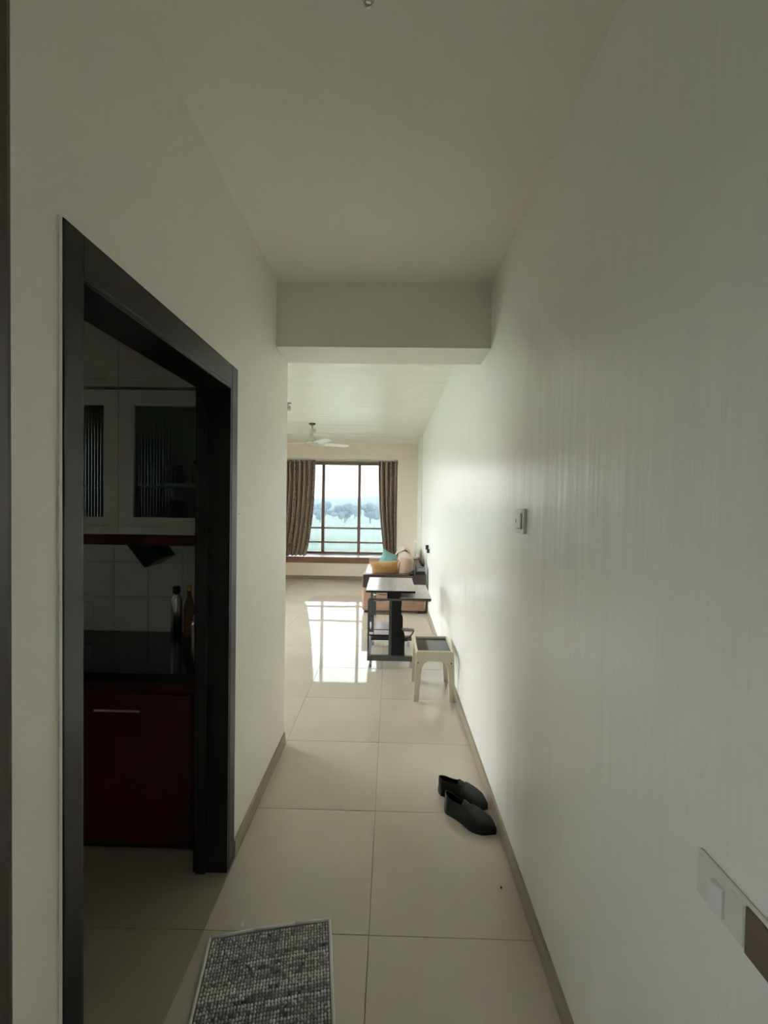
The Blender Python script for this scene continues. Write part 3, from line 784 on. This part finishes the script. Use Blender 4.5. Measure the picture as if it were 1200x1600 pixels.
# ------------------------------------------------------------------ kitchen
# wall tiles: vertical joints at -1.56, -1.365, -1.167 ; horizontal at .81, 1.008, 1.205
kt = {}
TSK = .1967
for j, z in enumerate((.811, 1.0075, 1.204)):
    for i in range(-6, 3):
        x0 = -1.365 + i*TSK; x1 = min(x0 + TSK, -.801)
        if x1 - x0 < .02 : continue
        x1 -= .0015; x0 += .0015; z0, z1 = z+.0015, min(z+TSK, 1.39)-.0015
        k = (round(x1-x0, 4), round(z1-z0, 4))
        if k not in kt:
            bm = bm_box(new_bm(), -(x1-x0)/2, (x1-x0)/2, -.006, .003, -(z1-z0)/2, (z1-z0)/2, .0012, 1)
            bmesh.ops.recalc_face_normals(bm, faces=bm.faces[:])
            me = bpy.data.meshes.new('wall_tile'); bm.to_mesh(me); bm.free(); me.materials.append(M_ktile); kt[k] = me
        o = bpy.data.objects.new('wall_tile', kt[k]); col.objects.link(o); o.parent = wk; o.location = ((x0+x1)/2, YK, (z0+z1)/2)
YT = YK - .006
ct = tag(box('kitchen_worktop', M_granite, None, -2.59, -.803, 1.735, YT-.001, .775, .81, .003, 2), 'black polished granite worktop in the dark kitchen', 'worktop')
def base_cab(x0, x1, label):
    t = thing('base_cabinet', label, 'cabinet', ((x0+x1)/2, 2.0, 0))
    box('body', M_kred, t, x0, x1, 1.80, YT-.01, .08, .774)
    box('plinth', M_black, t, x0, x1, 1.795, 1.81, 0, .08)
    d = box('door', M_kred, t, x0+.002, x1-.002, 1.778, 1.799, .03, .70, .002, 1)
    xc = (x0+x1)/2 - .013
    bm = new_bm(); bm_box(bm, xc-.102, xc+.102, 1.752, 1.760, .630, .641, .002, 1)
    bm_box(bm, xc-.085, xc-.077, 1.760, 1.779, .632, .639); bm_box(bm, xc+.077, xc+.085, 1.760, 1.779, .632, .639)
    sub('handle', bm, M_chrome, d)
base_cab(-1.47, -.86, 'maroon base cabinet with slim steel handle under the worktop')
base_cab(-2.09, -1.472, 'maroon base cabinet beside the kitchen window wall')
tag(box('filler_panel', M_kred, None, -.858, -.804, 1.80, YT-.01, 0, .774), 'narrow maroon filler panel between base cabinet and door wall', 'panel')
# upper cabinet with ribbed glass doors
UX0, UXS, UX1, UY = -1.795, -1.305, -.812, 1.97
uc = thing('wall_cabinet', 'off-white wall cabinet with ribbed glass doors and maroon pelmet', 'cabinet', (-1.3, 2.13, 1.34))
bm = new_bm()
bm_box(bm, UX0, UX0+.016, UY+.004, YT, 1.39, 2.085); bm_box(bm, UX1-.016, UX1, UY+.004, YT, 1.39, 2.085)
bm_box(bm, UX0, UX1, UY+.004, YT, 1.39, 1.406); bm_box(bm, UX0, UX1, UY+.004, YT, 2.069, 2.085); bm_box(bm, UX0, UX1, YT-.006, YT, 1.39, 2.085)
obj('carcass', bm, M_kwhite, uc)
box('shelf', M_kwhite, uc, UX0+.016, UX1-.016, UY+.04, YT-.006, 1.625, 1.641)
box('pelmet', M_kred, uc, UX0, UX1, UY-.018, UY+.004, 1.338, 1.388)
for x0, x1 in ((UX0, UXS-.003), (UXS, UX1)):
    bm = new_bm(); fwid = .070; z0, z1 = 1.390, 2.078; y0, y1 = UY-.018, UY+.002; gz0, gz1 = 1.472, 2.005
    bm_box(bm, x0, x0+fwid, y0, y1, z0, z1); bm_box(bm, x1-fwid, x1, y0, y1, z0, z1)
    bm_box(bm, x0+fwid, x1-fwid, y0, y1, z0, gz0); bm_box(bm, x0+fwid, x1-fwid, y0, y1, gz1, z1)
    d = obj('door', bm, M_kwhite, uc)
    bm = new_bm(); a, b = x0+fwid-.004, x1-fwid+.004; n = int((b-a)/.0024); rows_ = []
    for z in (gz0-.004, gz1+.004):
        rows_.append([bm.verts.new((a+(b-a)*k/n, UY-.010+.0026*abs(math.sin(math.pi*(b-a)*k/n/.0145)), z)) for k in range(n+1)])
    for k in range(n): bm.faces.new((rows_[0][k], rows_[0][k+1], rows_[1][k+1], rows_[1][k]))
    sub('glass', bm, M_ribbed, d, smooth=True)
    hx0 = x0+.036 if x0 > -1.4 else x1-.25
    sub('handle', bm_box(new_bm(), hx0, hx0+.19, y0-.012, y0, 1.426, 1.433, .002, 1), M_kwhite, d)
lc = thing('loft_cabinet', 'plain off-white loft cabinet above the glass door cabinet', 'cabinet', (-1.3, 2.13, 2.09))
box('carcass', M_kwhite, lc, UX0, UX1, UY+.004, YT, 2.094, 2.70)
for x0, x1 in ((UX0, UXS-.003), (UXS, UX1)):
    d = box('door', M_kwhite, lc, x0, x1, UY-.018, UY+.002, 2.094, 2.70, .001, 1)
    hx0 = x0+.045 if x0 > -1.4 else x1-.25
    sub('handle', bm_box(new_bm(), hx0, hx0+.19, UY-.030, UY-.018, 2.125, 2.131, .002, 1), M_kwhite, d)
# things seen in the cabinet behind the ribbed glass
for k, (x, z, h_, r_, c) in enumerate(((-1.12, 1.406, .15, .05, (.10, .12, .08)), (-1.00, 1.641, .12, .045, (.30, .28, .22)), (-1.14, 1.641, .10, .05, (.22, .18, .10)), (-1.45, 1.641, .13, .05, (.25, .20, .12)), (-1.43, 1.406, .14, .05, (.16, .15, .12)), (-.98, 1.406, .11, .05, (.30, .30, .26)))):
    lab = ('dark green jar', 'pale grey jar', 'brown jar', 'tan jar', 'grey-brown jar', 'pale stone jar')[k]
    j = thing('storage_jar', lab + ' on the %s shelf behind the ribbed glass' % ('upper' if z > 1.5 else 'lower'), 'jar', (x, 2.15, z), group='jars in the wall cabinet')
    obj('body', bm_lathe(new_bm(), [(r_*.9, z), (r_, z+.01), (r_, z+h_*.8), (r_*.75, z+h_*.88)], x, 2.15, 18), mat('jar glaze', c, .3), j, smooth=True)
    obj('lid', bm_lathe(new_bm(), [(r_*.8, z+h_*.87), (r_*.8, z+h_), (.001, z+h_+.003)], x, 2.15, 18), M_dkgrey, j, smooth=True)
# black box hung askew under the cabinet
hb = thing('hanging_box', 'black box hanging askew under the maroon pelmet', 'box', (-1.2, 2.05, 1.22))
P0 = Vector((-1.205, 1.222)); a_ = Vector((.866, .5))*.100; b_ = Vector((-.62, .78))*.145
ply = [tuple(P0), tuple(P0+a_), tuple(P0+a_+b_), tuple(P0+b_)]
o = obj('case', bm_prism(new_bm(), ply, 1, 1.995, 2.13), M_black, hb); o.modifiers.new('bevel', 'BEVEL').width = .003
mid = P0 + a_*.5 + b_*.85
box('hanger', M_black, hb, mid.x-.02, mid.x+.02, 2.04, 2.08, 1.33, 1.39)
# kitchen switch
ks = thing('kitchen_switch', 'white socket plate on the kitchen wall tiles', 'socket', (-1.72, YT, .93))
box('plate', M_plate, ks, -1.79, -1.677, YT-.014, YT, .887, .972, .004, 2)
box('rocker', M_white, ks, -1.765, -1.735, YT-.018, YT-.013, .91, .95, .002, 1)
# bottles on the worktop
b1 = thing('steel_bottle', 'tall steel bottle with black cap on the granite worktop', 'bottle', (-1.172, 2.235, .81))
obj('body', bm_lathe(new_bm(), [(.026, .81), (.029, .814), (.029, 1.012), (.026, 1.024), (.017, 1.036), (.016, 1.046)], -1.172, 2.24, 28), M_chrome, b1, smooth=True)
obj('cap', bm_lathe(new_bm(), [(.019, 1.046), (.0195, 1.050), (.0195, 1.078), (.017, 1.083), (.001, 1.083)], -1.172, 2.24, 24), M_black, b1, smooth=True)
b2 = thing('glass_bottle', 'amber glass bottle with gold cap behind the steel bottle', 'bottle', (-1.115, 2.26, .81))
M_amber = mat('amber oil bottle', (.16, .085, .03), .08)
obj('body', bm_lathe(new_bm(), [(.026, .81), (.028, .815), (.028, .955), (.024, .985), (.012, 1.02), (.011, 1.055)], -1.112, 2.262, 24), M_amber, b2, smooth=True)
obj('cap', bm_lathe(new_bm(), [(.0125, 1.05), (.0135, 1.055), (.0135, 1.083), (.011, 1.087), (.001, 1.087)], -1.112, 2.262, 20), mat('gold cap', (.55, .36, .12), .25, metal=1), b2, smooth=True)
b3 = thing('steel_tumbler', 'slim steel flask at the worktop edge beside the door jamb', 'flask', (-.84, 1.80, .81))
obj('body', bm_lathe(new_bm(), [(.030, .81), (.033, .814), (.033, 1.005), (.030, 1.02), (.022, 1.030)], -.842, 1.80, 28), M_chrome, b3, smooth=True)
obj('lid', bm_lathe(new_bm(), [(.023, 1.03), (.024, 1.034), (.022, 1.05), (.001, 1.054)], -.842, 1.80, 24), M_chrome, b3, smooth=True)
